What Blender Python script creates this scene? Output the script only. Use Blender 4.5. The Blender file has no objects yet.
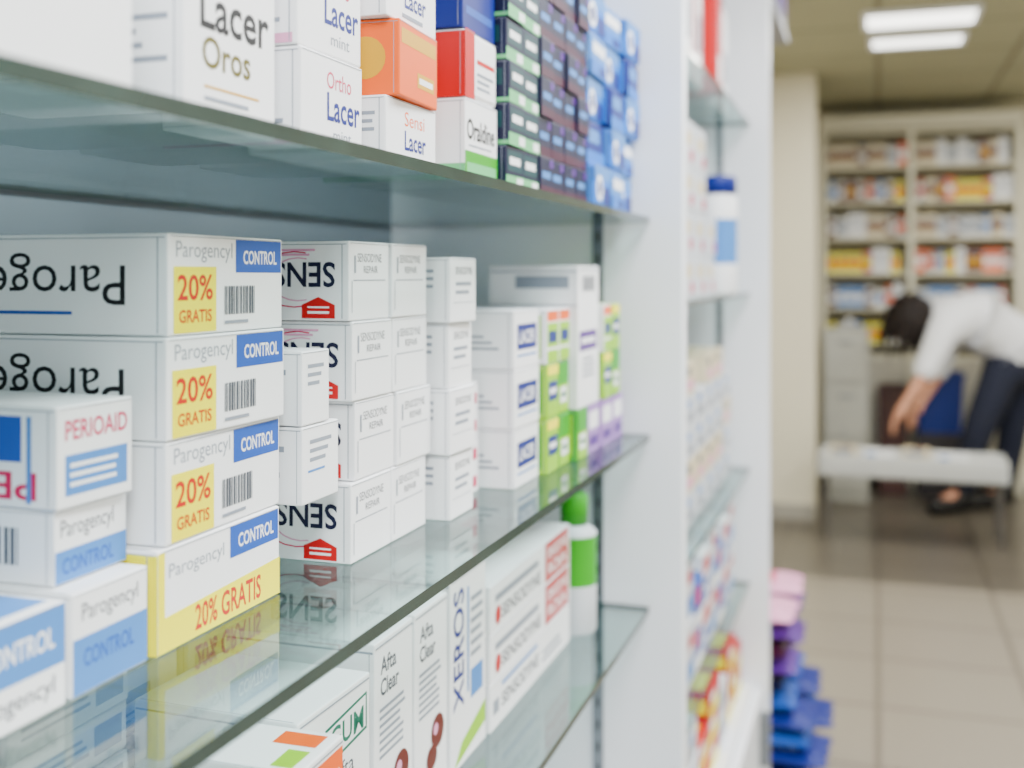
import bpy, bmesh, math, random
from mathutils import Vector, Matrix, Euler
random.seed(7)
F=1100.0; VX=878.0; HY=275.0
TH=math.atan(366.0/F); C=math.cos(TH); S=math.sin(TH)
ZC=1.25
def cam(px,y,d):
    r=(px-512.0)*d/F
    return Vector((r*C-d*S, r*S+d*C, ZC+(HY-y)*d/F))
col=bpy.context.scene.collection
def lin(c):
    return tuple(((v/255.0)/12.92 if v/255.0<=0.04045 else ((v/255.0+0.055)/1.055)**2.4) for v in c)
MATS={}
def mat(key,rgb=None,rough=0.45,metal=0.0,var=0.05,scale=12.0,spec=0.5):
    if key in MATS: return MATS[key]
    m=bpy.data.materials.new(key); m.use_nodes=True
    nt=m.node_tree; b=nt.nodes['Principled BSDF']
    c=lin(rgb)
    tc=nt.nodes.new('ShaderNodeTexCoord'); n=nt.nodes.new('ShaderNodeTexNoise'); n.inputs['Scale'].default_value=scale
    nt.links.new(tc.outputs['Object'],n.inputs['Vector'])
    mx=nt.nodes.new('ShaderNodeMix'); mx.data_type='RGBA'
    mx.inputs[6].default_value=(*[min(1,v*(1+var)) for v in c],1); mx.inputs[7].default_value=(*[v*(1-var) for v in c],1)
    nt.links.new(n.outputs['Fac'],mx.inputs[0]); nt.links.new(mx.outputs[2],b.inputs['Base Color'])
    b.inputs['Roughness'].default_value=rough; b.inputs['Metallic'].default_value=metal
    b.inputs['Specular IOR Level'].default_value=spec
    MATS[key]=m; return m
PAL=dict(white=(248,249,252),offw=(214,218,224),seam=(146,153,165),grey=(70,76,88),lgrey=(140,148,161),black=(12,12,18),
 blue=(28,82,176),lblue=(70,132,204),dblue=(4,30,122),navy=(8,14,52),yellow=(250,238,0),red=(196,0,10),pink=(208,26,88),lpink=(228,156,192),
 olive=(96,88,14),orange=(242,96,0),green=(48,160,18),lime=(148,204,0),teal=(0,108,86),purple=(84,34,134),lpurple=(162,120,192),
 brown=(100,32,22),maroon=(62,14,44),cyan=(10,112,210),cream=(220,206,172),dgreen=(12,62,68),mint=(100,190,124),violet=(60,20,180),gold=(214,160,10))
def P(k): return mat(k,PAL[k],rough=0.42,spec=0.35 if k!='yellow' else 0.2)
# ---------- text ----------
TC={}
def tmesh(s,bold=True):
    k=(s,bold)
    if k in TC: return TC[k]
    cu=bpy.data.curves.new('tmp','FONT'); cu.body=s; cu.resolution_u=3
    cu.offset=0.018 if bold else 0.0
    ob=bpy.data.objects.new('tmp',cu); col.objects.link(ob)
    bpy.context.view_layer.update()
    dg=bpy.context.evaluated_depsgraph_get()
    me=bpy.data.meshes.new_from_object(ob.evaluated_get(dg))
    vs=[(v.co.x,v.co.y) for v in me.vertices]; fs=[tuple(p.vertices) for p in me.polygons]
    bpy.data.objects.remove(ob); bpy.data.curves.remove(cu); bpy.data.meshes.remove(me)
    x0=min(v[0] for v in vs);x1=max(v[0] for v in vs);y0=min(v[1] for v in vs);y1=max(v[1] for v in vs)
    vs=[((x-x0)/(x1-x0),(y-y0)/(y1-y0)) for x,y in vs]
    TC[k]=(vs,fs); return TC[k]
def R(u0,v0,u1,v1,m): return ('R',u0,v0,u1,v1,m)
def T(s,u0,v0,u1,v1,m,rot=0,bold=True): return ('T',s,u0,v0,u1,v1,m,rot,bold)
def Bc(u0,v0,u1,v1): return ('B',u0,v0,u1,v1)
def PG(pts,m): return ('P',pts,m)
def DI(u,v,ru,rv,m): return ('P',[(u+ru*math.cos(a*math.pi/10),v+rv*math.sin(a*math.pi/10)) for a in range(20)],m)
def LN(u0,v0,u1,v1,n,m='lgrey'):
    out=[]
    rr=random.Random(int(u0*100+v0*1000+n))
    for i in range(n):
        v=v0+(v1-v0)*(i+0.5)/n; t=(v1-v0)/n*0.22
        out.append(R(u0,v-t,u1-(u1-u0)*rr.random()*0.35,v+t,m))
    return out
def RING(u,v,ru,rv,m,th=0.12,a0=0,a1=20):
    out=[]
    for a in range(a0,a1):
        A0=a*math.pi/10;A1=(a+1)*math.pi/10
        out.append(PG([(u+ru*math.cos(A0),v+rv*math.sin(A0)),(u+ru*math.cos(A1),v+rv*math.sin(A1)),(u+ru*(1-th)*math.cos(A1),v+rv*(1-th)*math.sin(A1)),(u+ru*(1-th)*math.cos(A0),v+rv*(1-th)*math.sin(A0))],m))
    return out
def carton_mesh(name,w,h,dep,base,A=[],E=[],Tp=[],bev=0.001):
    bm=bmesh.new(); bmesh.ops.create_cube(bm,size=1.0)
    for v in bm.verts: v.co=Vector((v.co.x*dep,v.co.y*w,(v.co.z+0.5)*h))
    bmesh.ops.bevel(bm,geom=bm.edges[:],offset=bev,segments=2,affect='EDGES',profile=0.5)
    mats=[base]
    def mi(k):
        if k not in mats: mats.append(k)
        return mats.index(k)
    def fA(u,v,e): return (dep/2+e,-w/2+u*w,v*h)
    def fE(u,v,e): return (-dep/2+u*dep,-w/2-e,v*h)
    def fT(u,v,e): return (dep/2-v*dep,-w/2+u*w,h+e)
    E=list(E)+[R(0.01,0.955,0.99,0.965,'seam'),R(0.965,0.03,0.969,0.955,'seam')]
    Tp=list(Tp)+[R(0.012,0.03,0.02,0.97,'seam')]
    A=list(A)+[R(0.02,0.972,0.98,0.98,'seam')]
    for fn,dec in ((fA,A),(fE,E),(fT,Tp)):
        e=0.00012
        for d in dec:
            if d[0]=='R' : polys=[[(d[1],d[2]),(d[3],d[2]),(d[3],d[4]),(d[1],d[4])]]; m=d[5]
            elif d[0]=='P': polys=[d[1]]; m=d[2]
            elif d[0]=='B':
                polys=[];m='grey'; rr=random.Random(3); u=d[1]
                while u<d[3]-0.005:
                    wd=(d[3]-d[1])*rr.choice([0.02,0.035,0.055]); polys.append([(u,d[2]),(u+wd,d[2]),(u+wd,d[4]),(u,d[4])]); u+=wd+(d[3]-d[1])*rr.choice([0.025,0.04])
            elif d[0]=='T':
                _,s,u0,v0,u1,v1,m,rot,bold=d
                vs,fs=tmesh(s,bold)
                bv=[]
                for x,y in vs:
                    if rot==180: x,y=1-x,1-y
                    elif rot==90: x,y=1-y,x
                    elif rot==-90: x,y=y,1-x
                    bv.append(bm.verts.new(fn(u0+x*(u1-u0),v0+y*(v1-v0),e)))
                k=mi(m)
                for f in fs:
                    try:
                        ff=bm.faces.new([bv[i] for i in f]); ff.material_index=k
                    except Exception: pass
                e+=0.00004; continue
            k=mi(m)
            for p in polys:
                ff=bm.faces.new([bm.verts.new(fn(u,v,e)) for u,v in p]); ff.material_index=k
            e+=0.00004 if d[0]!='P' else 0.00001
    me=bpy.data.meshes.new(name); bm.to_mesh(me); bm.free()
    for k in mats: me.materials.append(P(k))
    return me
KINDS={}
def kind(k,name,w,h,dep,base,A=[],E=[],Tp=[],label='',cat='box',bev=0.001):
    KINDS[k]=dict(me=None,name=name,w=w,h=h,dep=dep,base=base,A=A,E=E,T=Tp,label=label,cat=cat,bev=bev)
def put(k,X,Y0,z0,group=None,rot=0.0,label=None,dx=0.0):
    q=KINDS[k]
    if q['me'] is None: q['me']=carton_mesh(q['name'],q['w'],q['h'],q['dep'],q['base'],q['A'],q['E'],q['T'],q['bev'])
    o=bpy.data.objects.new(q['name'],q['me']); col.objects.link(o)
    o.location=(X-q['dep']/2+dx,Y0+q['w']/2,ZC+z0+0.0003); o.rotation_euler=(0,0,math.radians(rot))
    o['label']=label or q['label']; o['category']=q['cat']
    if group: o['group']=group
    return o
def stack(k,X,Y0,z0,n,group=None,j=0.8,jx=0.002,label=None):
    q=KINDS[k]; z=z0
    for i in range(n):
        put(k,X,Y0,z,group,random.uniform(-j,j),label,random.uniform(-jx,jx)); z+=q['h']+0.0006
    return z
def meshobj(name,verts,faces,mats,parent=None,label=None,cat=None,kindp=None,mi=None,smooth=False):
    me=bpy.data.meshes.new(name); me.from_pydata(verts,[],faces); me.update()
    for m in mats: me.materials.append(m)
    if mi:
        for p,i in zip(me.polygons,mi): p.material_index=i
    if smooth:
        for p in me.polygons: p.use_smooth=True
    o=bpy.data.objects.new(name,me); col.objects.link(o)
    if parent: o.parent=parent
    if label: o['label']=label
    if cat: o['category']=cat
    if kindp: o['kind']=kindp
    return o
def bbox(name,x0,x1,y0,y1,z0,z1,m,parent=None,label=None,cat=None,kindp=None,bev=0.002,edge=None):
    bm=bmesh.new(); bmesh.ops.create_cube(bm,size=1.0)
    cx,cy,cz=(x0+x1)/2,(y0+y1)/2,(z0+z1)/2
    off=Vector((cx,cy,cz))
    po=Vector(parent.location) if parent else Vector((0,0,0))
    for v in bm.verts: v.co=Vector((v.co.x*(x1-x0),v.co.y*(y1-y0),v.co.z*(z1-z0)))
    if edge:
        for f in bm.faces:
            if abs(f.normal.z)<0.5: f.material_index=1
    if bev>0: bmesh.ops.bevel(bm,geom=bm.edges[:],offset=bev,segments=2,affect='EDGES',profile=0.5)
    me=bpy.data.meshes.new(name); bm.to_mesh(me); bm.free()
    me.materials.append(m)
    if edge: me.materials.append(edge)
    o=bpy.data.objects.new(name,me); col.objects.link(o)
    o.location=off-po
    if parent: o.parent=parent
    if label: o['label']=label
    if cat: o['category']=cat
    if kindp: o['kind']=kindp
    return o
def empty(name,loc,label,cat,group=None):
    o=bpy.data.objects.new(name,None); col.objects.link(o); o.location=loc; o.empty_display_size=0.05
    o['label']=label; o['category']=cat
    if group: o['group']=group
    return o
def lathe(name,prof,mats,seg=28,mi=None,parent=None,loc=(0,0,0)):
    vs=[];fs=[];ms=[]
    for r,z in prof:
        for a in range(seg):
            t=2*math.pi*a/seg; vs.append((r*math.cos(t),r*math.sin(t),z))
    for i in range(len(prof)-1):
        for a in range(seg):
            b=(a+1)%seg; fs.append((i*seg+a,i*seg+b,(i+1)*seg+b,(i+1)*seg+a)); ms.append(mi[i] if mi else 0)
    fs.append(tuple(reversed(range(seg)))); ms.append(0)
    fs.append(tuple(range((len(prof)-1)*seg,len(prof)*seg))); ms.append(mi[-1] if mi else 0)
    o=meshobj(name,vs,fs,mats,parent=parent,mi=ms)
    for p in o.data.polygons: p.use_smooth=len(p.vertices)==4
    o.location=loc
    return o
# ---------- materials ----------
laminate=mat('laminate_white',(242,245,250),rough=0.35,var=0.015,scale=3)
backm=mat('back_panel_grey',(122,130,140),rough=0.5,var=0.03,scale=3)
metal=mat('brushed_metal',(130,136,142),rough=0.35,metal=0.8,var=0.1,scale=60)
slotm=mat('slot_dark',(70,74,78),rough=0.6)
def glassmat():
    m=bpy.data.materials.new('shelf_glass'); m.use_nodes=True; nt=m.node_tree
    for n in list(nt.nodes): nt.nodes.remove(n)
    o=nt.nodes.new('ShaderNodeOutputMaterial'); mix=nt.nodes.new('ShaderNodeMixShader')
    tr=nt.nodes.new('ShaderNodeBsdfTransparent'); tr.inputs[0].default_value=(0.78,0.87,0.855,1)
    gl=nt.nodes.new('ShaderNodeBsdfGlossy'); gl.inputs['Roughness'].default_value=0.02; gl.inputs[0].default_value=(0.86,0.91,0.91,1)
    lw=nt.nodes.new('ShaderNodeLayerWeight'); lw.inputs[0].default_value=0.5
    pw=nt.nodes.new('ShaderNodeMath'); pw.operation='POWER'; pw.inputs[1].default_value=4.5
    ma=nt.nodes.new('ShaderNodeMath'); ma.operation='MULTIPLY_ADD'; ma.inputs[1].default_value=0.86; ma.inputs[2].default_value=0.045
    nt.links.new(lw.outputs['Facing'],pw.inputs[0]); nt.links.new(pw.outputs[0],ma.inputs[0]); nt.links.new(ma.outputs[0],mix.inputs[0])
    nt.links.new(tr.outputs[0],mix.inputs[1]); nt.links.new(gl.outputs[0],mix.inputs[2]); nt.links.new(mix.outputs[0],o.inputs[0])
    return m
glass=glassmat()
gedge=mat('glass_edge_green',(36,56,52),rough=0.15,var=0.6,scale=22,spec=0.7)
def tilemat(name,c1,c2,cm,size,split=None,dark=None,rough=0.3,mort=0.012):
    m=bpy.data.materials.new(name); m.use_nodes=True; nt=m.node_tree; b=nt.nodes['Principled BSDF']
    g=nt.nodes.new('ShaderNodeNewGeometry'); br=nt.nodes.new('ShaderNodeTexBrick')
    br.offset=0.0; br.inputs['Scale'].default_value=1.0
    br.inputs['Brick Width'].default_value=size; br.inputs['Row Height'].default_value=size; br.inputs['Mortar Size'].default_value=mort*size*2
    br.inputs['Color1'].default_value=(*lin(c1),1); br.inputs['Color2'].default_value=(*lin(c2),1); br.inputs['Mortar'].default_value=(*lin(cm),1)
    nt.links.new(g.outputs['Position'],br.inputs['Vector'])
    out=br.outputs['Color']
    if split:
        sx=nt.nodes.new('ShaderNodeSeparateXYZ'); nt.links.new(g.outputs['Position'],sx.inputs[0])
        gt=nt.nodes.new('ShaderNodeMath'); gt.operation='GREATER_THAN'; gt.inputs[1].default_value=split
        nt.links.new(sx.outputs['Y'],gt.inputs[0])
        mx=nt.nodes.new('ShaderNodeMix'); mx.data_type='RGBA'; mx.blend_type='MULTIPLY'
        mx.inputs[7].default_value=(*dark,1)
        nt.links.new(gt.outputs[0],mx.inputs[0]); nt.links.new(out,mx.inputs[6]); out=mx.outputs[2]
    nt.links.new(out,b.inputs['Base Color']); b.inputs['Roughness'].default_value=rough
    return m
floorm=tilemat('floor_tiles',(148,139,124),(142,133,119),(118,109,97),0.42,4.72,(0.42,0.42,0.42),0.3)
ceilm=tilemat('ceiling_tiles',(164,162,134),(158,156,130),(126,124,102),0.6,rough=0.8)
wallm=mat('painted_wall',(228,222,200),rough=0.7,var=0.02,scale=2)
# ---------- room ----------
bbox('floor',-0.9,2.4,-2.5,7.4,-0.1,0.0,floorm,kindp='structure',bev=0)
bbox('ceiling',-0.9,2.4,-2.5,7.4,2.28,2.36,ceilm,kindp='structure',bev=0)
bbox('wall_left',-0.9,-0.662,-2.5,7.4,0.0,2.28,wallm,kindp='structure',bev=0)
bbox('wall_right',2.3,2.4,-2.5,7.4,0.0,2.28,wallm,kindp='structure',bev=0)
bbox('wall_back',-0.662,2.3,7.16,7.4,0.0,2.28,wallm,kindp='structure',bev=0)
bbox('wall_partition',-0.662,-0.305,5.8,6.0,0.0,2.28,wallm,kindp='structure',bev=0.003)
bbox('baseboard_partition',-0.66,-0.303,5.788,5.8,0.0,0.08,mat('baseboard_grey',(170,166,156)),kindp='structure',bev=0.001)
# ---------- shelving ----------
PY1=1.357; PF=-0.229
def shelving(y0,y1,ypan,label,basetop,first):
    e=empty('shelving_unit',(-0.45,(y0+y1)/2,0),label,'shelving','wall shelving units')
    bbox('back_panel',-0.655,-0.622,y0,ypan,0.02,2.2,backm,parent=e)
    bbox('side_panel',-0.655,PF,ypan,ypan+0.03,0.0,2.2,laminate,parent=e,label='white laminate side panel',bev=0.0015)
    for xs in (-0.336,):
        s=bbox('slotted_rail',xs-0.007,xs+0.007,ypan-0.004,ypan,ZC+basetop,2.19,metal,parent=e,label='grey metal slotted upright rail',bev=0.0006)
        bm=bmesh.new(); bm.from_mesh(s.data); zz=-0.7
        while zz<0.9:
            f=bm.faces.new([bm.verts.new(v) for v in ((-0.0025,-0.0022,zz),(0.0025,-0.0022,zz),(0.0025,-0.0022,zz+0.012),(-0.0025,-0.0022,zz+0.012))]); f.material_index=1; zz+=0.028
        bm.to_mesh(s.data); bm.free(); s.data.materials.append(slotm)
    bbox('base_cabinet_body',-0.655,-0.262,y0,ypan-0.001,0.08,ZC+basetop,laminate,parent=e)
    bbox('plinth',-0.655,-0.30,y0,ypan-0.001,0.0,0.08,mat('plinth_grey',(130,132,134)),parent=e)
    n=max(2,int((ypan-y0)/0.5)); wd=(ypan-y0)/n
    for i in range(n):
        d=bbox('door',-0.261,-0.243,y0+i*wd+0.004,y0+(i+1)*wd-0.004,0.09,ZC+basetop-0.012,laminate,parent=e)
        d2=bbox('handle',0.0,0.02,0,0.012,0,0.12,metal,bev=0.003); d2.parent=d; d2.location=(0.021,wd*0.36,0.04)
    return e
shelving(-0.9,PY1,PY1,'white laminate wall shelving unit with glass shelves of boxes',-0.80,True)
shelving(PY1+0.032,2.487,2.487,'white laminate shelving unit next to the first, with mixed products',-0.90,False)
def gshelf(y0,y1,ztop,grp,th=0.008):
    o=bbox('glass_shelf',-0.618,-0.27,y0,y1,ZC+ztop-th,ZC+ztop,glass,edge=gedge,bev=0)
    o['label']='clear glass shelf with green-grey polished edge holding boxes'; o['category']='shelf'; o['group']=grp
    return o
for z in (0.072,-0.198,-0.4125): gshelf(-0.9,PY1-0.0045,z,'glass shelves of the first unit')
for z in (0.341,-0.038,-0.427,-0.68): gshelf(PY1+0.033,2.4825,z,'glass shelves of the second unit')
# ---------- kinds ----------
kind('paro','toothpaste_box',0.118,0.0545,0.19,'white',
 A=[T('Parogencyl',0.06,0.72,0.52,0.93,'lgrey',0,False),R(0.55,0.62,0.985,0.97,'blue'),T('CONTROL',0.62,0.71,0.94,0.86,'white'),
    R(0.04,0.02,0.38,0.68,'yellow'),T('20%',0.07,0.34,0.35,0.6,'red'),T('GRATIS',0.08,0.12,0.34,0.25,'red'),Bc(0.45,0.18,0.73,0.48)]+LN(0.45,0.06,0.73,0.14,1),
 E=[T('Parogencyl',0.10,0.30,0.86,0.82,'black',180,False),R(0.1,0.2,0.68,0.235,'blue')],label='white toothpaste carton with yellow 20% GRATIS sticker, in a stack')
kind('paro_y','toothpaste_box',0.122,0.0545,0.19,'white',
 A=[T('Parogencyl',0.08,0.66,0.5,0.84,'lgrey',0,False),R(0.55,0.64,0.985,0.97,'blue'),T('CONTROL',0.62,0.72,0.94,0.87,'white'),
    PG([(0.002,0.01),(0.998,0.01),(0.998,0.42),(0.002,0.34)],'yellow'),T('20% GRATIS',0.27,0.07,0.82,0.33,'red'),R(0.002,0.34,0.05,0.97,'yellow')],
 E=[R(0.0,0.0,1.0,0.96,'yellow')],label='white carton with yellow 20% GRATIS band, bottom of stack')
kind('perio','toothpaste_box',0.054,0.049,0.15,'white',
 A=[T('PERIOAID',0.1,0.66,0.92,0.86,'pink'),R(0.1,0.12,0.92,0.52,'lblue')]+LN(0.16,0.18,0.85,0.46,3,'white'),
 E=[R(0.35,0.45,0.86,0.9,'blue'),T('PERIOAID',0.1,0.08,0.92,0.36,'pink',180),R(0.88,0.05,0.9,0.9,'lblue')],label='white carton with pink PERIOAID lettering and blue band')
kind('parc','toothpaste_box',0.054,0.036,0.13,'white',
 A=[T('Parogencyl',0.08,0.55,0.8,0.85,'grey',0,False),R(0.01,0.02,0.99,0.45,'lblue'),T('CONTROL',0.1,0.12,0.8,0.34,'blue')],
 E=[Bc(0.5,0.25,0.85,0.75),R(0.1,0.02,0.4,0.9,'lpink')],label='white and blue carton with grey Parogencyl lettering')
kind('parc2','toothpaste_box',0.056,0.049,0.14,'white',
 A=[T('Parogencyl',0.12,0.66,0.86,0.88,'grey',0,False),R(0.01,0.02,0.99,0.56,'lblue'),T('CONTROL',0.14,0.26,0.8,0.44,'blue')],
 E=[Bc(0.3,0.25,0.65,0.75)],label='white and blue carton standing near the glass edge')
kind('parc3','toothpaste_box',0.074,0.048,0.14,'white',
 A=[R(0.01,0.42,0.99,0.99,'lblue'),T('CONTROL',0.3,0.6,0.9,0.8,'white'),T('Parogencyl',0.2,0.12,0.9,0.34,'grey',0,False)],
 E=[Bc(0.3,0.25,0.65,0.75)],Tp=[R(0.05,0.05,0.95,0.5,'lblue')],label='pale blue and white carton at the end of the row')
kind('sen','toothpaste_box',0.0645,0.0548,0.15,'white',
 A=[T('SENSODYNE',0.2,0.74,0.8,0.85,'grey',0,False),T('REPAIR',0.35,0.6,0.7,0.69,'grey',0,False),R(0.1,0.5,0.9,0.515,'seam'),R(0.06,0.1,0.075,0.5,'seam'),R(0.12,0.6,0.16,0.82,'lgrey')],
 E=RING(0.72,0.52,0.2,0.36,'pink',0.05,4,16)+RING(0.74,0.52,0.15,0.28,'lpink',0.06,4,16)+[T('SENSODYNE',0.1,0.42,0.93,0.74,'navy',180),PG([(0.76,0.03),(0.93,0.03),(0.93,0.2),(0.845,0.3),(0.76,0.2)],'red'),R(0.79,0.09,0.9,0.12,'white'),R(0.79,0.16,0.9,0.18,'white'),R(0.2,0.33,0.6,0.36,'pink')]+LN(0.5,0.8,0.92,0.92,2,'lpink'),
 label='white toothpaste carton with navy lettering and red emblem')
kind('senb','toothpaste_box',0.054,0.0525,0.12,'white',
 A=[T('SENSODYNE',0.2,0.74,0.85,0.86,'grey',0,False)]+LN(0.2,0.4,0.8,0.66,2)+[R(0.1,0.3,0.9,0.31,'seam')],E=LN(0.5,0.5,0.95,0.85,3),label='small white toothpaste carton with faint grey print')
kind('small','medicine_box',0.05,0.0495,0.11,'white',A=LN(0.2,0.5,0.85,0.85,3)+[R(0.15,0.4,0.6,0.43,'lblue')],E=LN(0.6,0.3,0.95,0.8,3),label='small plain white medicine carton with faint print')
kind('small2','medicine_box',0.036,0.0475,0.10,'white',A=LN(0.2,0.5,0.85,0.85,3),E=LN(0.6,0.3,0.95,0.8,3),label='small plain white medicine carton with faint print')
kind('pinkb','medicine_box',0.05,0.05,0.10,'white',A=[R(0.1,0.1,0.9,0.3,'pink'),R(0.1,0.6,0.9,0.8,'pink'),R(0.4,0.3,0.6,0.6,'lpink')],label='white carton with pink bars')
kind('lab','medicine_box',0.076,0.0545,0.16,'white',
 A=[R(0.12,0.32,0.9,0.76,'dblue'),T('LACER',0.2,0.43,0.82,0.65,'white'),R(0.12,0.2,0.9,0.24,'lblue')],E=LN(0.5,0.3,0.92,0.6,3)+[R(0.3,0.2,0.35,0.8,'offw')],label='white carton with dark blue label on its front')
kind('grn','medicine_box',0.04,0.054,0.12,'lime',
 A=[R(0.02,0.02,0.98,0.35,'lime'),R(0.1,0.32,0.9,0.68,'dblue'),R(0.02,0.8,0.98,0.98,'yellow'),R(0.2,0.45,0.8,0.55,'white')],E=[R(0.5,0.1,0.95,0.9,'green')],label='lime green and yellow carton with blue label')
kind('grn2','medicine_box',0.04,0.054,0.12,'green',
 A=[R(0.02,0.02,0.98,0.55,'lime'),R(0.2,0.2,0.8,0.5,'white'),R(0.02,0.62,0.98,0.98,'green'),R(0.3,0.3,0.7,0.4,'teal')],E=[R(0.5,0.1,0.95,0.9,'lime')],label='green carton with white panel')
kind('orgn','medicine_box',0.04,0.054,0.12,'white',
 A=[R(0.02,0.78,0.98,0.98,'orange'),R(0.02,0.3,0.98,0.75,'lime'),R(0.15,0.38,0.85,0.6,'dblue'),R(0.02,0.02,0.98,0.25,'lime')],E=[R(0.5,0.1,0.95,0.9,'lime')],label='lime carton with orange top edge and blue label')
kind('purp','medicine_box',0.052,0.054,0.12,'lpurple',A=[R(0.1,0.5,0.9,0.85,'white'),R(0.15,0.15,0.85,0.35,'purple')],label='pale purple carton with white panel')
kind('tallw','medicine_box',0.09,0.153,0.10,'white',A=[R(0.06,0.40,0.9,0.54,'purple'),R(0.15,0.45,0.8,0.49,'white'),Bc(0.2,0.82,0.8,0.93)]+LN(0.2,0.2,0.8,0.36,4),E=LN(0.3,0.5,0.9,0.7,3)+[R(0.3,0.84,0.9,0.93,'lgrey'),R(0.0,0.72,1.0,0.726,'seam')],label='tall white carton with purple label on smaller boxes')
kind('wht','medicine_box',0.075,0.0505,0.12,'offw',A=[R(0.1,0.6,0.6,0.75,'lgrey')]+LN(0.1,0.15,0.85,0.5,4),E=LN(0.2,0.2,0.9,0.7,4),label='white medicine carton with grey print')
kind('wht_thin','medicine_box',0.10,0.0295,0.13,'offw',A=LN(0.1,0.25,0.85,0.75,3)+[R(0.7,0.2,0.95,0.8,'lgrey')],E=LN(0.2,0.2,0.9,0.7,3),label='flat white medicine carton with grey print')
# ----- middle shelf -----
Z=-0.198
z=Z
put('paro_y',-0.353,0.481,z,'stacked 20 percent offer cartons',0); z+=0.0551
for j,(dy,dx) in enumerate(((0.006,-0.001),(0.008,0.001),(0.009,-0.001))):
    put('paro',-0.353+dx,0.481+dy,z,'stacked 20 percent offer cartons',[0.8,-0.6,0.4][j]); z+=0.0551
put('parc3',-0.355,0.342,Z,'blue and white cartons at the shelf front')
put('parc2',-0.355,0.4195,Z,'blue and white cartons at the shelf front',0.3)
put('parc',-0.370,0.4240,Z+0.0497,'blue and white cartons at the shelf front',1.0)
put('perio',-0.366,0.4250,Z+0.0862,None,-1.2)
for i,dy in enumerate((0,0.003,0.009,0.001)[::-1]):
    zz=Z+i*0.0554
    yy=0.676+dy
    put('sen',-0.341-0.001*(i%2),yy,zz,'white toothpaste cartons with red emblem')
    put('sen',-0.341+0.001*(i%2),yy+0.0662,zz,'white toothpaste cartons with red emblem')
kind('supp','medicine_box',0.060,0.0505,0.12,'offw',A=LN(0.1,0.15,0.85,0.5,4),label='white carton supporting two small cartons')
put('supp',-0.40,0.613,Z,None)
put('small',-0.345,0.6165,Z+0.0515,'small white cartons beside the stack',0.3)
put('small2',-0.345,0.6175,Z+0.1017,'small white cartons beside the stack',-0.4)
for i in range(4): put('senb',-0.326+(0,0.002,-0.001,0.003)[i],0.8195+(0.002,0,0.001,0)[i],Z+i*0.0531,'small toothpaste cartons in a column',(0.5,-1,0.8,-2)[i])
stack('pinkb',-0.347,0.90,Z,2,'cartons with pink bars')
stack('lab',-0.317,0.961,Z,3,'cartons with blue labels',0.5)
g='lime and green cartons'
put('grn',-0.31,1.042,Z,g); put('grn2',-0.31,1.085,Z,g); put('grn',-0.31,1.042,Z+0.0546,g,0.5); put('grn2',-0.311,1.085,Z+0.0546,g)
put('orgn',-0.31,1.042,Z+0.1092,g,-0.5); put('orgn',-0.31,1.085,Z+0.1092,g)
put('grn2',-0.302,1.129,Z,g); put('purp',-0.302,1.172,Z,'pale purple cartons'); put('purp',-0.300,1.227,Z,'pale purple cartons'); put('purp',-0.300,1.283,Z,'pale purple cartons')
put('tallw',-0.302,1.130,Z+0.0546)
put('grn',-0.299,1.232,Z+0.0546,g); put('grn2',-0.299,1.275,Z+0.0546,g); put('orgn',-0.299,1.232,Z+0.1092,g); put('grn',-0.299,1.275,Z+0.1092,g)
for yy in (0.97,1.05,1.13,1.21):
    stack('wht',-0.485,yy,Z,4,'white cartons at the back of the shelf',0.3)
# ----- lower shelf -----
Z=-0.4125
kind('orgl','medicine_box',0.055,0.140,0.07,'white',A=[R(0.3,0.72,0.98,0.96,'orange'),R(0.05,0.72,0.28,0.96,'lime'),R(0.4,0.8,0.9,0.88,'white'),R(0.05,0.55,0.95,0.68,'green')],Tp=[R(0.1,0.1,0.5,0.3,'lime'),R(0.6,0.1,0.9,0.5,'orange')],label='white carton with orange and green panels')
kind('gum','toothpaste_box',0.095,0.140,0.12,'white',A=[PG([(0.35,0.70),(0.95,0.74),(0.95,0.92),(0.35,0.88)],'teal'),PG([(0.37,0.715),(0.93,0.755),(0.93,0.905),(0.37,0.865)],'white'),T('GUM',0.42,0.755,0.9,0.865,'teal'),T('Afta',0.45,0.6,0.75,0.68,'grey',0,False)]+LN(0.3,0.3,0.9,0.55,5),label='white carton with teal GUM logo')
kind('afta','medicine_box',0.066,0.155,0.12,'white',A=[T('Afta',0.15,0.84,0.55,0.92,'grey'),T('Clear',0.15,0.74,0.62,0.82,'grey')]+LN(0.12,0.45,0.8,0.7,7)+[DI(0.68,0.33,0.2,0.085,'brown'),DI(0.62,0.345,0.07,0.03,'lpink'),DI(0.5,0.22,0.16,0.06,'brown')],label='white carton with grey Afta Clear print and brown tablets')
kind('xeros','toothpaste_box',0.086,0.163,0.10,'white',A=[T('XEROS',0.08,0.3,0.36,0.92,'dblue',90),R(0.45,0.35,0.5,0.9,'lblue'),PG([(0.1,0.02),(0.98,0.1),(0.98,0.22),(0.3,0.12)],'lime'),R(0.55,0.3,0.9,0.45,'lblue')]+LN(0.55,0.5,0.92,0.85,6),label='white carton with vertical blue XEROS lettering')
kind('sensl','toothpaste_box',0.268,0.0435,0.13,'white',A=[T('SENSODYNE',0.12,0.3,0.55,0.6,'grey'),R(0.03,0.3,0.09,0.6,'lgrey')]+LN(0.12,0.7,0.6,0.9,1,'lblue')+LN(0.6,0.2,0.9,0.55,2),label='long white toothpaste carton with grey lettering, stacked')
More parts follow.
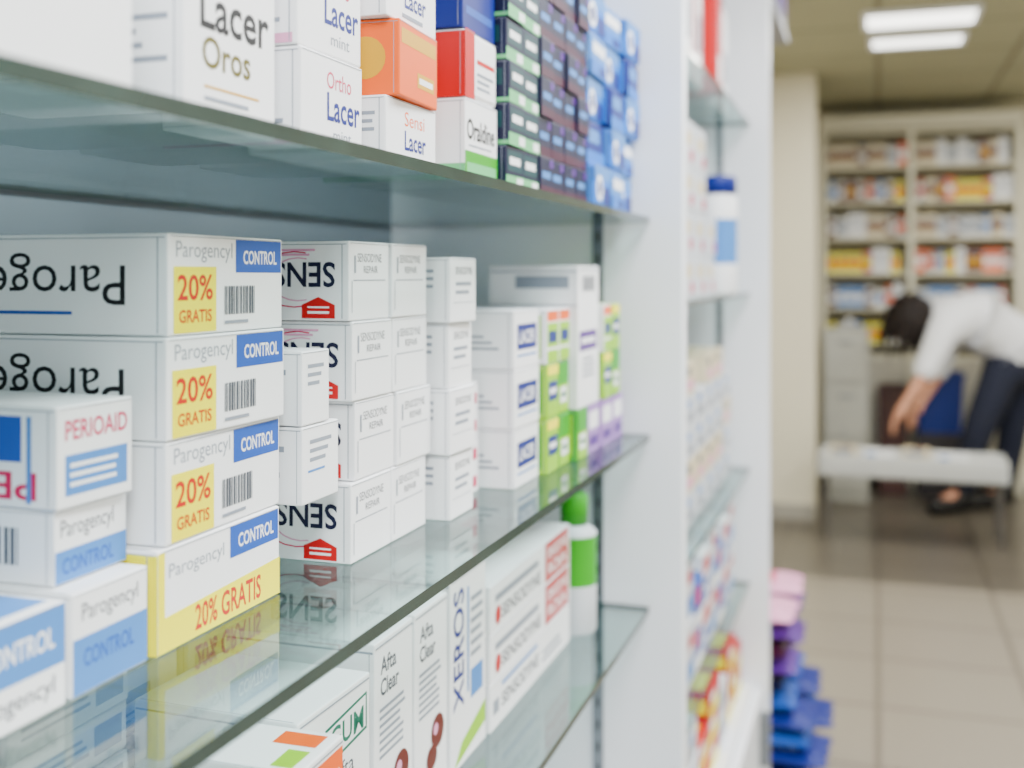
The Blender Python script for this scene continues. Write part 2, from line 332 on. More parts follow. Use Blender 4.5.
kind('sensr','toothpaste_box',0.268,0.0435,0.13,'white',A=[T('SENSODYNE',0.12,0.15,0.58,0.45,'grey'),R(0.05,0.6,0.55,0.75,'lgrey'),DI(0.08,0.3,0.03,0.2,'red'),R(0.64,0.03,0.97,0.97,'red'),T('SENSODYNE',0.67,0.55,0.95,0.82,'white'),T('ROSA',0.68,0.15,0.94,0.45,'white')],label='long white toothpaste carton with red panel and grey lettering')
put('orgl',-0.300,0.531,Z,None,1.0)
put('gum',-0.332,0.592,Z,None,-1.5)
put('afta',-0.332,0.695,Z,'tall tablet cartons'); put('afta',-0.332,0.765,Z,'tall tablet cartons')
put('xeros',-0.332,0.838,Z)
put('sensl',-0.330,0.930,Z,'long toothpaste cartons'); put('sensr',-0.330,0.930,Z+0.0442,'long toothpaste cartons'); put('sensr',-0.330,0.930,Z+0.0884,'long toothpaste cartons')
for yy,n in ((0.36,5),(0.47,6)): stack('wht_thin',-0.44,yy,Z,n,'flat white cartons in piles',0.6)
for yy in (0.58,0.67,0.76,0.85): stack('wht',-0.465,yy,Z,3,'white cartons at the back of the lower shelf',0.5)
def bottle(loc,r,h,bodym,capm,label,group=None):
    e=empty('bottle',loc,label,'bottle',group)
    prof=[(r*0.9,0),(r,0.004)]; mi=[0]
    zc=h*0.78
    prof+=[(r,zc*0.45),(r,zc*0.9),(r,zc*0.93),(r*0.55,zc)]; mi+=[0,1,0,0]
    mi=mi[:len(prof)-1]
    lathe('bottle_body',prof,[bodym,capm],mi=mi,parent=e)
    lathe('cap',[(r*0.62,zc),(r*0.62,h*0.98),(r*0.5,h)],[capm],parent=e)
    return e
bottle((-0.335,1.235,ZC+Z),0.026,0.160,P('offw'),P('green'),'white mouthwash bottle with green label and cap')
# ----- top shelf -----
Z=0.072
kind('t1','medicine_box',0.122,0.125,0.14,'white',A=[R(0.1,0.5,0.5,0.6,'lgrey'),R(0.3,0.75,0.8,0.85,'lblue')],label='large white carton at the near end of the shelf')
kind('oros','toothpaste_box',0.084,0.135,0.15,'white',A=[T('Lacer',0.16,0.35,0.92,0.52,'black'),T('Oros',0.18,0.21,0.70,0.33,'olive'),R(0.2,0.14,0.8,0.15,'gold')]+LN(0.2,0.05,0.8,0.12,2),E=LN(0.5,0.2,0.95,0.45,5),label='white carton with grey Lacer and olive Oros lettering')
kind('lacer','toothpaste_box',0.077,0.056,0.15,'white',A=[T('Lacer',0.4,0.32,0.95,0.62,'dblue'),T('Ortho',0.4,0.66,0.8,0.84,'pink',0,False),T('mint',0.5,0.12,0.8,0.24,'lgrey',0,False)],E=LN(0.4,0.2,0.95,0.75,5)+[R(0.4,0.02,0.98,0.12,'lpink')],label='white carton with blue Lacer lettering')
kind('lacerp','toothpaste_box',0.077,0.05,0.15,'white',A=[R(0.0,0.45,1,0.95,'lpink'),T('Lacer',0.35,0.12,0.9,0.42,'dblue')],E=[R(0.3,0.5,0.98,0.9,'lpink')],label='white and pink carton with blue Lacer lettering')
kind('lac2','toothpaste_box',0.084,0.044,0.14,'white',A=[T('Sensi',0.35,0.62,0.75,0.84,'orange',0,False),T('Lacer',0.35,0.25,0.78,0.55,'dblue'),LN(0.3,0.05,0.8,0.2,1)[0]],E=LN(0.3,0.2,0.95,0.8,5),label='white carton with orange and blue lettering')
kind('orange','medicine_box',0.074,0.05,0.12,'orange',A=[R(0.05,0.70,0.95,0.9,'gold'),R(0.45,0.2,0.9,0.4,'gold'),R(0.5,0.26,0.86,0.34,'white')],E=[DI(0.8,0.5,0.12,0.28,'gold'),R(0.2,0.1,0.6,0.3,'red')],label='bright orange carton on top of white cartons')
kind('oral','medicine_box',0.073,0.062,0.12,'white',A=[R(0.0,0.0,1,0.36,'green'),R(0.05,0.1,0.95,0.22,'mint'),T('Oraldine',0.05,0.5,0.9,0.76,'black'),R(0.1,0.42,0.8,0.44,'lgrey')],E=[R(0,0,1,0.2,'mint')],label='white carton with green band and black Oraldine lettering')
kind('redw','medicine_box',0.073,0.052,0.12,'white',A=[R(0,0,0.28,1,'red'),R(0.35,0.55,0.9,0.62,'red')]+LN(0.35,0.15,0.9,0.45,3),E=[R(0,0,1,0.96,'red')],label='white carton with rounded red end',bev=0.004)
kind('blue','medicine_box',0.073,0.06,0.12,'dblue',A=[R(0.1,0.2,0.9,0.3,'blue')],label='plain royal blue carton on top of the pile')
kind('teal','toothpaste_box',0.0445,0.0345,0.12,'navy',A=[R(0,0,1,0.30,'mint'),R(0.08,0.4,0.92,0.9,'dgreen'),R(0.2,0.56,0.8,0.74,'white'),R(0.6,0.05,0.95,0.26,'white')],E=[R(0,0,1,0.1,'mint'),R(0.6,0.4,0.95,0.8,'dgreen')],label='navy and mint green carton in a tight grid')
kind('dark','toothpaste_box',0.0425,0.0355,0.12,'navy',A=[R(0.0,0.0,1,0.25,'maroon'),R(0.15,0.45,0.75,0.62,'lblue'),R(0.7,0.75,0.95,0.95,'purple')],E=[R(0.2,0.1,0.9,0.9,'maroon')],label='dark navy and maroon carton in a tight grid')
kind('aqua','toothpaste_box',0.0745,0.046,0.12,'cyan',A=[R(0.0,0.66,1,0.98,'lblue'),DI(0.3,0.45,0.2,0.3,'white'),DI(0.3,0.45,0.12,0.18,'dblue'),R(0.55,0.1,0.98,0.5,'dblue')],E=[R(0.2,0.1,0.95,0.9,'lblue')],label='bright blue carton with white disc',bev=0.005)
kind('aqua2','toothpaste_box',0.0745,0.046,0.12,'lblue',A=[R(0.0,0.05,1,0.4,'cyan'),R(0.1,0.55,0.9,0.8,'white'),R(0.5,0.1,0.9,0.3,'dblue')],E=[R(0.2,0.1,0.95,0.9,'white')],label='pale blue carton with white panel',bev=0.005)
kind('aqua3','toothpaste_box',0.0745,0.046,0.12,'dblue',A=[R(0.0,0.0,1,0.3,'cyan'),R(0.1,0.5,0.7,0.8,'lblue')],E=[R(0.2,0.1,0.95,0.9,'cyan')],label='deep blue carton with pale panel',bev=0.005)
put('t1',-0.30,0.27,Z); put('oros',-0.31,0.441,Z,None,0.5)
put('lacer',-0.305,0.544,Z,'cartons with blue lettering'); put('lacer',-0.306,0.544,Z+0.0565,'cartons with blue lettering',-0.8); put('lacerp',-0.305,0.544,Z+0.113,None)
put('lac2',-0.300,0.645,Z,'white cartons with orange lettering'); put('orange',-0.296,0.650,Z+0.0446,None,3.0); put('lac2',-0.300,0.645,Z+0.0952,'white cartons with orange lettering')
put('oral',-0.295,0.775,Z); put('redw',-0.295,0.775,Z+0.0626); put('blue',-0.297,0.775,Z+0.1152)
for c in range(2): stack('teal',-0.288,0.853+c*0.0455,Z,6,'navy and mint cartons in a grid',1.0)
for c in range(4): stack('dark',-0.288,0.945+c*0.0432,Z,6,'dark navy cartons in a grid',1.0)
for c in range(3):
    for i in range(5):
        put(('aqua','aqua2','aqua','aqua3')[(i*3+c)%4],-0.287+random.uniform(-0.006,0.006),1.1225+c*0.077,Z+i*0.0466,'blue cartons in a grid',random.uniform(-2.5,2.5))
# ----- unit 2 -----
kind('u_w','medicine_box',0.11,0.074,0.13,'offw',A=[R(0.1,0.45,0.8,0.75,'cream'),R(0.6,0.1,0.95,0.35,'pink')],label='pale cream carton stacked on glass')
kind('u_r','medicine_box',0.12,0.22,0.12,'white',A=[R(0.1,0,0.3,1,'red'),R(0.5,0.3,0.9,0.6,'lgrey')],label='tall white carton with red stripe')
kind('u_red','medicine_box',0.05,0.25,0.12,'red',A=[R(0.1,0.1,0.9,0.3,'white')],label='tall slim red carton')
kind('u_g','medicine_box',0.10,0.055,0.12,'offw',A=[R(0.1,0.15,0.8,0.45,'lgrey'),R(0.1,0.6,0.5,0.85,'lblue')],label='white carton with faint print')
kind('u_h','medicine_box',0.10,0.055,0.12,'cream',A=[R(0.1,0.15,0.8,0.45,'lpink'),R(0.1,0.6,0.5,0.85,'grey')],label='cream carton with pink band')
kind('u_m','medicine_box',0.085,0.09,0.12,'white',A=[R(0,0.6,1,0.9,'red'),R(0.1,0.05,0.9,0.5,'blue'),R(0.2,0.2,0.6,0.35,'white')],E=[R(0.1,0.2,0.95,0.7,'lblue')],label='white carton with red and blue bands')
kind('u_n','medicine_box',0.085,0.075,0.12,'blue',A=[R(0,0.0,1,0.3,'white'),R(0.1,0.5,0.6,0.9,'pink')],E=[R(0.1,0.2,0.95,0.7,'dblue')],label='blue carton with pink mark')
kind('u_p','medicine_box',0.085,0.105,0.12,'offw',A=[R(0.1,0.1,0.9,0.4,'lblue'),R(0.2,0.6,0.8,0.8,'red')],E=[R(0.1,0.2,0.95,0.7,'lgrey')],label='off-white carton with pale blue panel')
kind('u_y','medicine_box',0.11,0.05,0.14,'red',A=[R(0,0.0,1,0.4,'yellow'),R(0.1,0.5,0.6,0.8,'white')],Tp=[R(0.1,0.1,0.9,0.5,'yellow'),R(0.1,0.6,0.9,0.8,'white')],E=[R(0.1,0.2,0.95,0.7,'yellow')],label='red and yellow carton')
for yy,n in ((1.66,2),(1.79,4),(1.92,4),(2.05,2)): 
    stack('u_w',-0.302,yy,-0.038,n,'cream cartons on the second unit',0.8)
for yy in (1.80,1.93,2.15,2.29): put('u_r',-0.31,yy,0.341,'tall striped cartons')
put('u_red',-0.285,2.08,0.341)
for yy,n in ((1.72,5),(1.84,5),(1.96,4),(2.08,5),(2.20,5),(2.32,4)):
    for i in range(n): put('u_h' if (i+int(yy*50))%3==0 else 'u_g',-0.305,yy,-0.427+i*0.0556,'faintly printed cartons',random.uniform(-1,1))
for i,yy in enumerate((1.60,1.69,1.78,1.87,1.96,2.05,2.14,2.23,2.32)): 
    stack(('u_n','u_m','u_p')[i%3],-0.295,yy,-0.68,2,'mixed red and blue cartons',1.0)
for i,yy in enumerate((1.62,1.74,1.86,1.98,2.1,2.22,2.34)): stack('u_y' if i%3!=1 else 'u_g',-0.285,yy,-0.90,2+(i%2),'red and yellow cartons on the base',1.5)
def jar(loc,label):
    e=empty('supplement_tub',loc,label,'tub')
    lathe('tub_body',[(0.036,0),(0.038,0.004),(0.038,0.06),(0.038,0.15),(0.038,0.19),(0.033,0.2)],[P('white'),P('lblue')],mi=[0,0,1,0,0],parent=e)
    lathe('lid',[(0.037,0.2),(0.037,0.232),(0.034,0.236)],[P('dblue')],parent=e)
jar((-0.305,2.23,ZC-0.038),'white plastic tub with blue screw lid')
bottle((-0.33,2.35,ZC-0.038),0.03,0.2,P('white'),P('lblue'),'white bottle with pale blue cap')
# ----- high shelf and floor pile behind second panel -----
sh=bbox('wall_shelf',-0.66,-0.245,2.52,3.25,ZC+0.665,ZC+0.685,mat('shelf_grey',(120,122,130)),label='grey wall shelf carrying dark cartons',cat='shelf')
kind('dk','medicine_box',0.12,0.10,0.14,'navy',A=[R(0.1,0.4,0.9,0.8,'purple')],label='dark purple carton on the high shelf')
for i in range(5): stack('dk',-0.25,2.55+i*0.13,0.686,2,'dark purple cartons on the high shelf',1)
def pouch(loc,w,h,t,m1,m2,rot,label,group):
    n=14; vs=[];fs=[];ms=[]
    for side in (1,-1):
        for i in range(n+1):
            for j in range(n+1):
                u=i/n*2-1; v=j/n*2-1
                th=t*0.5*(max(0,1-abs(u)**3))**0.6*(max(0,1-abs(v)**5))**0.7
                th*=1+0.08*math.sin(7*u+3*v*side)
                vs.append((side*th+0.0004*side,u*w/2*(1-0.05*v*v),(v+1)*h/2+0.004*math.cos(9*u)*(1 if abs(v)==1 else 0)))
    N=(n+1)*(n+1)
    for s in range(2):
        for i in range(n):
            for j in range(n):
                q=[s*N+i*(n+1)+j,s*N+(i+1)*(n+1)+j,s*N+(i+1)*(n+1)+j+1,s*N+i*(n+1)+j+1]
                fs.append(tuple(q) if s==0 else tuple(reversed(q)))
                ms.append(1 if (4<=j<=9 and 3<=i<=10) else 0)
    o=meshobj('product_pouch',vs,fs,[m1,m2],label=label,cat='pouch',mi=ms,smooth=True)
    o.location=loc; o.rotation_euler=rot; o['group']=group
    return o
bbox('display_box',-0.62,-0.16,2.60,3.03,0.0,0.10,P('dblue'),label='low blue cardboard display box on the floor',cat='display box',bev=0.004)
gp='shiny pouches piled on the floor display'
zz=0.127
for i,(m1,m2,xe) in enumerate((('dblue','white',-0.11),('blue','white',-0.15),('dblue','lblue',-0.14),('blue','lblue',-0.185),('navy','purple',-0.21),('purple','lpink',-0.18),('maroon','pink',-0.20),('purple','white',-0.185),('lpink','pink',-0.185))):
    for y in (2.70,2.92):
        pouch((xe-0.24,y,zz),0.19,0.24,0.034,P(m1),P(m2),(0,math.radians(90),random.uniform(-0.05,0.05)),'shiny %s product pouch lying in a pile'%{'blue':'blue','dblue':'dark blue','navy':'navy','maroon':'maroon','purple':'purple','lpink':'pale pink'}[m1],gp)
    zz+=0.0405
# ----- background shelving -----
bs=empty('display_shelving',(0.23,7.0,0),'cream pharmacy shelving full of small products against the wall','shelving')
creamm=mat('cream_laminate',(226,222,200),rough=0.5,var=0.03,scale=3)
for x in (-0.314,0.185,0.76): bbox('upright',x-0.017,x+0.017,6.83,7.15,0.0,1.25+0.86,creamm,parent=bs)
bbox('back_panel',-0.3,0.745,7.14,7.155,0.0,2.11,mat('cream_back',(206,198,170),rough=0.6),parent=bs)
bbox('top_panel',-0.33,0.78,6.82,7.15,2.112,2.19,creamm,parent=bs)
levels=(-0.40,-0.19,0.017,0.225,0.436,0.645,0.85)
for x0,x1 in ((-0.296,0.167),(0.203,0.742)):
    for zl in levels: bbox('shelf_board',x0,x1,6.835,7.138,ZC+zl-0.018,ZC+zl,creamm,parent=bs)
    bbox('base_cabinet_body',x0,x1,6.86,7.138,0.06,0.78,creamm,parent=bs)
    mid=(x0+x1)/2
    for a,b in ((x0,mid),(mid,x1)):
        d=bbox('door',a+0.004,b-0.004,6.842,6.859,0.07,0.76,mat('door_cream',(190,186,170)),parent=bs)
fk=[('fa',0.045,0.12,'white','red'),('fb',0.05,0.10,'white','lblue'),('fc',0.05,0.13,'orange','white'),('fd',0.06,0.11,'offw','lgrey'),('fe',0.045,0.12,'red','yellow'),('ff',0.05,0.12,'lime','white'),('fg',0.055,0.13,'cream','brown'),('fh',0.05,0.11,'yellow','orange'),('fi',0.05,0.14,'white','offw'),('fj',0.05,0.12,'lblue','white'),('fk',0.045,0.13,'brown','gold')]
NM={'white':'white','orange':'orange','offw':'off-white','red':'red','lime':'lime green','cream':'cream','lblue':'pale blue','lgrey':'grey','yellow':'yellow','brown':'brown','gold':'gold'}
for k,w,h,b,c in fk:
    kind(k,'product_box',0.10,h,w,b,E=[R(0.08,0.3,0.92,0.65,c),R(0.2,0.72,0.8,0.85,'lgrey')],label='small %s product box with %s band on the far shelving'%(NM[b],NM[c]))
def bottle_mesh(b,c):
    o=lathe('product_bottle',[(0.024,0),(0.026,0.004),(0.026,0.03),(0.026,0.07),(0.026,0.085),(0.013,0.1),(0.015,0.101),(0.015,0.125)],[P(b),P(c)],seg=16,mi=[0,0,1,0,0,1,1])
    me=o.data; bpy.data.objects.remove(o); return me
fb=[bottle_mesh('white','red'),bottle_mesh('offw','orange'),bottle_mesh('brown','white'),bottle_mesh('white','lblue')]
fams={-0.40:['fi','fb','fh','fj'],-0.19:['fd','fi','fb','fg','fj'],0.017:['fc','fe','fa','fh','fk','fi'],0.225:['fd','fi','fg','fi'],0.436:['fg','fh','fe','fc','fk','fi'],0.645:['fg','fd','fk','fi','fc']}
for x0,x1 in ((-0.293,0.165),(0.206,0.740)):
    for zl in levels[:-1]:
        x=x0+0.004
        while x<x1-0.02:
            if random.random()<0.25:
                if x+0.054>x1: break
                o=bpy.data.objects.new('product_bottle',random.choice(fb)); col.objects.link(o)
                o.location=(x+0.027,6.875,ZC+zl+0.0003); x+=0.056
                o['label']='small round product bottle on the far shelving'; o['category']='bottle'; o['group']='bottles on the far shelving'
            else:
                k=random.choice(fams[zl]); w=KINDS[k]['dep']
                if x+w>x1: break
                for r in range(random.choice((1,1,2))):
                    if x+w>x1: break
                    put(k,x+w,6.845,zl,'boxes on the far shelving'); x+=w+0.002
# ----- grey cabinet, table, crates -----
cab=empty('drawer_cabinet',(-0.17,6.55,0),'pale grey drawer cabinet standing by the partition','cabinet')
cgm=mat('cabinet_grey',(186,186,176),rough=0.5,var=0.03)
bbox('body',-0.29,-0.05,6.36,6.80,0.0,0.94,cgm,parent=cab)
for i in range(3):
    d=bbox('drawer',-0.283,-0.057,6.345,6.359,0.06+i*0.3,0.34+i*0.3,mat('drawer_front',(190,190,180)),parent=cab)
    h=bbox('handle',-0.04,0.04,-0.016,-0.006,0.0,0.012,metal,bev=0.002); h.parent=d; h.location=(0,-0.012,0.08)
tl=cam(820,445,5.35); tr=cam(1000,445,5.35)
tx0,tx1=tl.x,tr.x; ty=5.42
tb=empty('low_display_table',((tx0+tx1)/2,5.55,0),'low white table covered with papers and small packs','table')
tw=mat('table_white',(204,206,204),rough=0.4,var=0.02)
bbox('tray',tx0,tx1,ty,ty+0.27,0.30,0.385,tw,parent=tb)
for a0,a1,b0,b1 in ((tx0,tx1,ty,ty+0.012),(tx0,tx1,ty+0.258,ty+0.27),(tx0,tx0+0.012,ty+0.012,ty+0.258),(tx1-0.012,tx1,ty+0.012,ty+0.258)):
    bbox('rim',a0,a1,b0,b1,0.3855,0.400,tw,parent=tb)
bbox('drawer_front',tx0+0.02,tx1-0.02,ty-0.012,ty-0.001,0.31,0.375,mat('table_front',(196,198,196)),parent=tb)
lm=mat('leg_dark',(84,80,76),rough=0.5)
for xx in (tx0+0.03,tx1-0.03):
    for yy in (ty+0.03,ty+0.24): bbox('leg',xx-0.009,xx+0.009,yy-0.009,yy+0.009,0.0,0.30,lm,parent=tb)
kind('tp','paper_pack',0.09,0.032,0.14,'white',A=[R(0.1,0.3,0.9,0.7,'lgrey')],Tp=[R(0.1,0.2,0.8,0.4,'lgrey')],E=[R(0.1,0.3,0.4,0.8,'lblue')],label='small flat white pack lying on the low table',cat='pack')
kind('tp2','paper_pack',0.09,0.045,0.12,'cream',A=[R(0.1,0.3,0.9,0.7,'brown')],Tp=[R(0.1,0.2,0.8,0.6,'brown')],E=[R(0.1,0.3,0.8,0.9,'lgrey')],label='small flat beige pack lying on the low table',cat='pack')
x=tx0+0.17
i=0
while x<tx1-0.02:
    put('tp' if i%2 else 'tp2',x,ty+0.03+0.02*(i%3),0.3855-ZC,'packs on the low table',random.uniform(-8,8)); x+=0.165; i+=1
def crate(x0,x1,y0,y1,z0,z1,m,label):
    e=empty('storage_crate',((x0+x1)/2,(y0+y1)/2,z0),label,'crate')
    bm=bmesh.new()
    bmesh.ops.create_cube(bm,size=1.0)
    for v in bm.verts: v.co=Vector((v.co.x*(x1-x0)*(1 if v.co.z>0 else 0.88),v.co.y*(y1-y0)*(1 if v.co.z>0 else 0.88),(v.co.z+0.5)*(z1-z0)))
    top=[f for f in bm.faces if f.normal.z>0.9]
    r=bmesh.ops.inset_region(bm,faces=top,thickness=0.015)
    r=bmesh.ops.extrude_face_region(bm,geom=top)
    bmesh.ops.translate(bm,vec=(0,0,-(z1-z0)*0.85),verts=[v for v in r['geom'] if isinstance(v,bmesh.types.BMVert)])
    bmesh.ops.delete(bm,geom=top,context='FACES')
    me=bpy.data.meshes.new('crate_body'); bm.to_mesh(me); bm.free(); me.materials.append(m)
    o=bpy.data.objects.new('crate_body',me); col.objects.link(o); o.parent=e
    bbox('rim',(x0-0.008),(x1+0.008),y0-0.012,y0-0.002,z1-0.03,z1,m,parent=e)
a=cam(916,430,6.25); b=cam(962,430,6.25)
crate(a.x,b.x,6.60,6.80,0.0,0.36,mat('crate_dark',(60,56,60)),'dark grey plastic crate under the blue one')
crate(a.x,b.x,6.60,6.80,0.362,0.70,mat('crate_blue',(16,48,140)),'blue plastic crate on top of a dark crate')
a=cam(878,430,6.25); b=cam(908,430,6.25)
crate(a.x,b.x,6.58,6.80,0.0,0.62,mat('crate_brown',(80,50,46)),'tall brown waste bin beside the crates')
# ----- person -----
def skin(name,verts,edges,rad,m,parent=None,sub=2,root=0):
    me=bpy.data.meshes.new(name); me.from_pydata([tuple(v) for v in verts],edges,[]); me.update()
    o=bpy.data.objects.new(name,me); col.objects.link(o)
    o.modifiers.new('Skin','SKIN'); o.modifiers.new('Sub','SUBSURF').levels=sub
    o.modifiers['Sub'].render_levels=sub
    sv=me.skin_vertices[0].data
    for i,r in enumerate(rad):
        sv[i].radius=r if isinstance(r,tuple) else (r,r); sv[i].use_root=(i==root)
    bpy.context.view_layer.update(); dg=bpy.context.evaluated_depsgraph_get()
    nm=bpy.data.meshes.new_from_object(o.evaluated_get(dg)); bpy.data.objects.remove(o)
    nm.name=name; nm.materials.clear(); nm.materials.append(m)
    for p in nm.polygons: p.use_smooth=True
    ob=bpy.data.objects.new(name,nm); col.objects.link(ob)
    if parent: ob.parent=parent; ob.matrix_parent_inverse=Matrix.Translation(-Vector(parent.location))
    return ob
D=5.82
ploc=cam(990,514,D); ploc.z=0
per=empty('person',ploc,'dark-haired person in white shirt and jeans bending over to reach down','person')
skinm=mat('skin',(206,146,116),rough=0.5,var=0.04); shirt=mat('shirt_white',(236,238,244),rough=0.8,var=0.03,scale=20)
jeans=mat('jeans_blue',(18,24,46),rough=0.85,var=0.2,scale=30); hairm=mat('hair_dark',(22,11,9),rough=0.55,var=0.4,scale=40,spec=0.3); shoem=mat('shoe_black',(10,10,16),rough=0.5)
V=[];Eg=[];Rd=[]
def av(p,r,par=None):
    V.append(Vector(p)); Rd.append(r); i=len(V)-1
    if par is not None: Eg.append((par,i))
    return i
pel=av(cam(1012,346,D),0.09); sp1=av(cam(995,330,D),0.09,pel); sp2=av(cam(972,318,D-0.02),0.105,sp1); ch=av(cam(952,313,D-0.04),0.11,sp2)
nk=av(cam(932,312,D-0.05),0.05,ch); hd=av(cam(916,316,D-0.05),0.075,nk); hd2=av(cam(904,326,D-0.05),0.08,hd)
legs={}
for s,(hp,kn,an,to) in {'n':((1002,372,D-0.08),(976,436,D-0.1),(962,492,D-0.04),(934,509,D-0.10)),'f':((1018,370,D+0.09),(1012,436,D+0.08),(1002,492,D+0.1),(974,506,D+0.03))}.items():
    h=av(cam(*hp),0.068,pel); k=av(cam(*kn),0.05,h); an_=av(cam(*an),0.034,k); p=cam(*to); p.z=0.045; t=av(p,0.026,an_)
    legs[s]=(h,k,an_,t)
arms={}
def hand(wr,fwd,side):
    fwd=fwd.normalized(); side=(side-fwd*side.dot(fwd)).normalized(); nrm=fwd.cross(side)
    w=V[wr]; pm=av(w+fwd*0.05,(0.034,0.02),wr)
    for k,(o,l) in enumerate(((-0.03,0.065),(-0.01,0.075),(0.01,0.072),(0.028,0.055))):
        a=av(w+fwd*0.09+side*o,0.0095,pm); b=av(w+fwd*(0.09+l*0.5)+side*o*1.15+nrm*0.01,0.0088,a); c=av(w+fwd*(0.09+l*0.9)+side*o*1.2+nrm*0.03,0.0075,b)
    a=av(w+fwd*0.045-side*0.045+nrm*0.01,0.011,pm); b=av(w+fwd*0.085-side*0.062+nrm*0.025,0.009,a)
for s,(sh_,el,wr) in {'n':((943,330,D-0.16),(925,374,D-0.22),(904,406,D-0.25)),'f':((950,325,D+0.14),(938,374,D+0.04),(918,406,D-0.12))}.items():
    a=av(cam(*sh_),0.055,ch); b=av(cam(*el),0.036,a); c=av(cam(*wr),0.024,b); arms[s]=(a,b,c)
    hand(c,V[c]-V[b],cam(900,420,6.2)-cam(900,420,5.2))
body=skin('body',V,Eg,Rd,skinm,per)
v2=[V[pel]+Vector((0,0,0.02)),V[sp1],V[sp2],V[ch],V[nk].lerp(V[ch],0.35)]; e2=[(0,1),(1,2),(2,3),(3,4)]; r2=[0.158,0.15,0.155,0.15,0.085]
for s in ('n','f'):
    a,b,c=arms[s]; i=len(v2)
    v2+= [V[a],V[a].lerp(V[b],0.55),V[b].lerp(V[c],0.2)]; e2+=[(3,i),(i,i+1),(i+1,i+2)]; r2+=[0.085,0.07,0.058]
v2.append(V[pel]+Vector((0.06,0.02,-0.12))); e2.append((0,len(v2)-1)); r2.append(0.16)
skin('shirt',v2,e2,r2,shirt,per,root=1)['label']='white long shirt with rolled sleeves'
v3=[V[pel]+Vector((0.02,0,-0.06))]; e3=[]; r3=[0.13]
for s in ('n','f'):
    h,k,a,t=legs[s]; i=len(v3); lo=V[a].copy(); lo.z=0.085; v3+=[V[h],V[k],lo]; e3+=[(0,i),(i,i+1),(i+1,i+2)]; r3+=[0.105,0.08,0.062]
skin('trousers',v3,e3,r3,jeans,per)['label']='dark navy jeans'
for s in ('n','f'):
    h,k,a,t=legs[s]; A_=V[a].copy(); A_.z=0.052; T_=V[t].copy(); T_.z=0.045; bk=A_+(A_-T_).normalized()*0.045
    up=V[a].copy(); up.z=max(0.12,up.z)
    skin('shoe',[A_,bk,T_.lerp(A_,0.4),T_+(T_-A_).normalized()*0.04,up],[(0,1),(0,2),(2,3),(0,4)],[(0.058,0.05),0.046,(0.056,0.046),(0.046,0.042),0.052],shoem,per)
hc=V[hd].lerp(V[hd2],0.6); fdir=(V[hd2]-V[hd]).normalized()
face=(fdir*0.5+Vector((0,0,-1))*0.7+Vector((-0.3,0,0))).normalized()
bm=bmesh.new(); bmesh.ops.create_uvsphere(bm,u_segments=40,v_segments=24,radius=1.0)
for v in bm.verts:
    n=v.co.normalized(); wv=1+0.06*math.sin(14*n.x+5*n.z)+0.05*math.sin(17*n.y+3*n.z)
    v.co=Vector((n.x*0.116*wv,n.y*0.112*wv,n.z*0.145*wv))
    if n.dot(face)>0.78: v.co=v.co*0.62
rr=random.Random(11)
for i in range(64):
    az=rr.uniform(0,2*math.pi); ze=rr.uniform(-0.35,0.6)
    n=Vector((math.cos(az)*math.sqrt(1-ze*ze),math.sin(az)*math.sqrt(1-ze*ze),ze))
    if n.dot(face)>0.7: continue
    p=Vector((n.x*0.108,n.y*0.105,n.z*0.135)); L=rr.uniform(0.10,0.17)
    dirn=(Vector((n.x,n.y,0))*0.35+Vector((-0.15,0,-0.9))).normalized(); prev=None
    for s_ in range(6):
        t=s_/5; q=p+dirn*L*t*0.6+Vector((-0.01*t,0,-L*t*t*0.5)); q+=Vector((math.sin(t*5+i)*0.006,math.cos(t*4+i)*0.006,0))
        r_=0.019*(1-t*0.85)
        ring=[bm.verts.new(q+Vector((math.cos(a*math.pi/3)*r_,math.sin(a*math.pi/3)*r_,0))) for a in range(6)]
        if prev:
            for a in range(6): bm.faces.new((prev[a],prev[(a+1)%6],ring[(a+1)%6],ring[a]))
        prev=ring
    bm.faces.new(prev)
bmesh.ops.recalc_face_normals(bm,faces=bm.faces[:])
me=bpy.data.meshes.new('hair'); bm.to_mesh(me); bm.free(); me.materials.append(hairm)
for p in me.polygons: p.use_smooth=True
hr=bpy.data.objects.new('hair',me); col.objects.link(hr); hr.parent=per; hr.location=hc-Vector(per.location)-face*0.01
hr['label']='long dark brown hair hanging down'
sd=Vector((S*-1,C,0)).normalized()
def blob(name,loc,r,m):
    bm=bmesh.new(); bmesh.ops.create_uvsphere(bm,u_segments=12,v_segments=8,radius=1.0)
    for v in bm.verts: v.co=Vector((v.co.x*r[0],v.co.y*r[1],v.co.z*r[2]))
    me=bpy.data.meshes.new(name); bm.to_mesh(me); bm.free(); me.materials.append(m)
    for p in me.polygons: p.use_smooth=True
    o=bpy.data.objects.new(name,me); col.objects.link(o); o.parent=per; o.location=loc-Vector(per.location)
up=face.cross(sd).normalized()
blob('nose',hc+face*0.085,(0.014,0.012,0.016),skinm)
blob('eye',hc+face*0.074+sd*0.03+up*0.02,(0.010,0.010,0.010),P('white')); blob('eye',hc+face*0.074-sd*0.03+up*0.02,(0.010,0.010,0.010),P('white'))
blob('mouth',hc+face*0.078-up*0.035,(0.01,0.02,0.008),P('red'))
blob('ear',hc+sd*0.085,(0.014,0.01,0.024),skinm); blob('ear',hc-sd*0.085,(0.014,0.01,0.024),skinm)
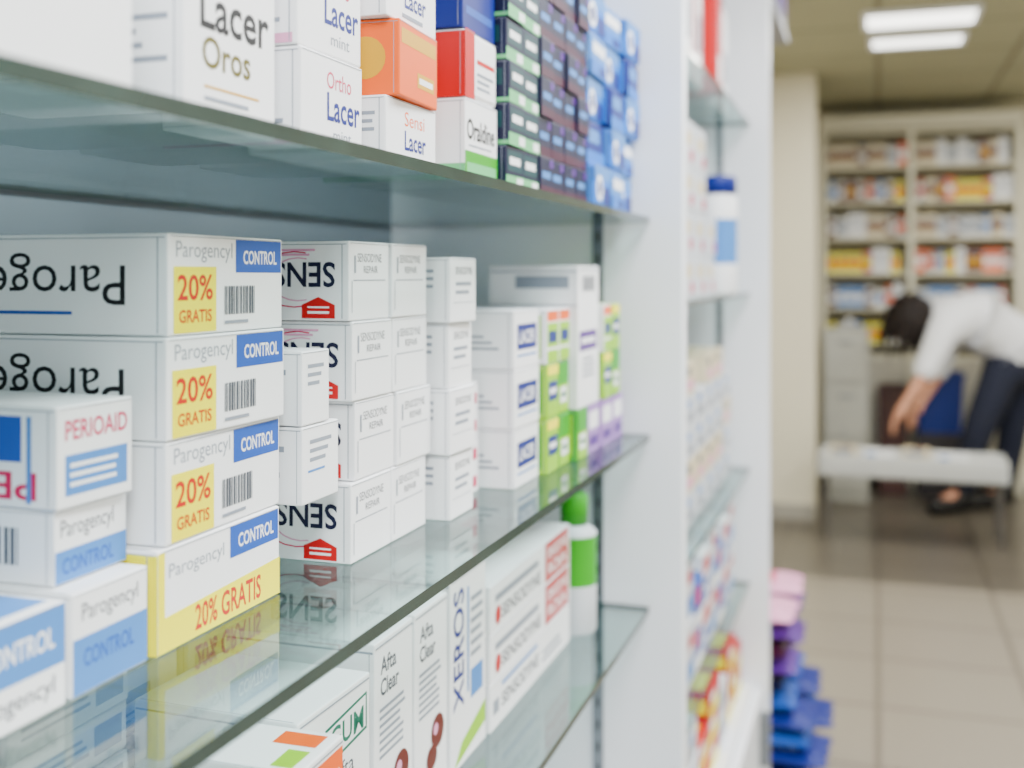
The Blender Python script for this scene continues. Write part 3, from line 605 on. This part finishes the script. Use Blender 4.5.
# ----- lights -----
em=bpy.data.materials.new('diffuser_glow'); em.use_nodes=True
b=em.node_tree.nodes['Principled BSDF']; b.inputs['Emission Color'].default_value=(1,0.99,0.93,1); b.inputs['Emission Strength'].default_value=5; b.inputs['Base Color'].default_value=(0.9,0.9,0.9,1)
for i,(x,y,wx,wy,pw) in enumerate(((0.16,4.66,0.40,0.24,10),(0.16,5.10,0.36,0.18,9),(0.2,2.9,0.5,0.9,26),(0.3,1.2,0.5,0.9,54),(0.3,-0.5,0.5,0.9,54),(1.5,1.2,0.5,0.9,26),(1.5,3.5,0.5,0.9,22),(1.3,5.6,0.5,0.6,22))):
    e=empty('ceiling_light',(x,y,2.28),'recessed fluorescent ceiling light panel with white frame','ceiling light','ceiling light panels')
    for (a0,a1,b0,b1) in ((x-wx/2-0.02,x+wx/2+0.02,y-wy/2-0.02,y-wy/2),(x-wx/2-0.02,x+wx/2+0.02,y+wy/2,y+wy/2+0.02),(x-wx/2-0.02,x-wx/2,y-wy/2,y+wy/2),(x+wx/2,x+wx/2+0.02,y-wy/2,y+wy/2)):
        bbox('frame',a0,a1,b0,b1,2.262,2.28,laminate,parent=e)
    bbox('diffuser',x-wx/2,x+wx/2,y-wy/2,y+wy/2,2.268,2.28,em,parent=e)
    L=bpy.data.lights.new('lamp','AREA'); L.shape='RECTANGLE'; L.size=wx; L.size_y=wy; L.energy=pw; L.color=(0.94,0.97,1) if y<4 else (1,0.97,0.9)
    lo=bpy.data.objects.new('lamp',L); col.objects.link(lo); lo.parent=e; lo.location=(0,0,-0.02)
w=bpy.data.worlds.new('world'); bpy.context.scene.world=w; w.use_nodes=True
bg=w.node_tree.nodes['Background']; bg.inputs[0].default_value=(0.82,0.90,1.0,1); bg.inputs[1].default_value=0.75
# ----- camera -----
cd=bpy.data.cameras.new('camera'); co=bpy.data.objects.new('camera',cd); col.objects.link(co)
cd.sensor_width=36; cd.lens=F*36/1024; cd.shift_y=-(384-HY)/1024; cd.clip_start=0.02
co.location=(0,0,ZC); co.rotation_euler=(math.pi/2,0,TH)
cd.dof.use_dof=True; cd.dof.focus_distance=0.70; cd.dof.aperture_fstop=4.2
bpy.context.scene.camera=co
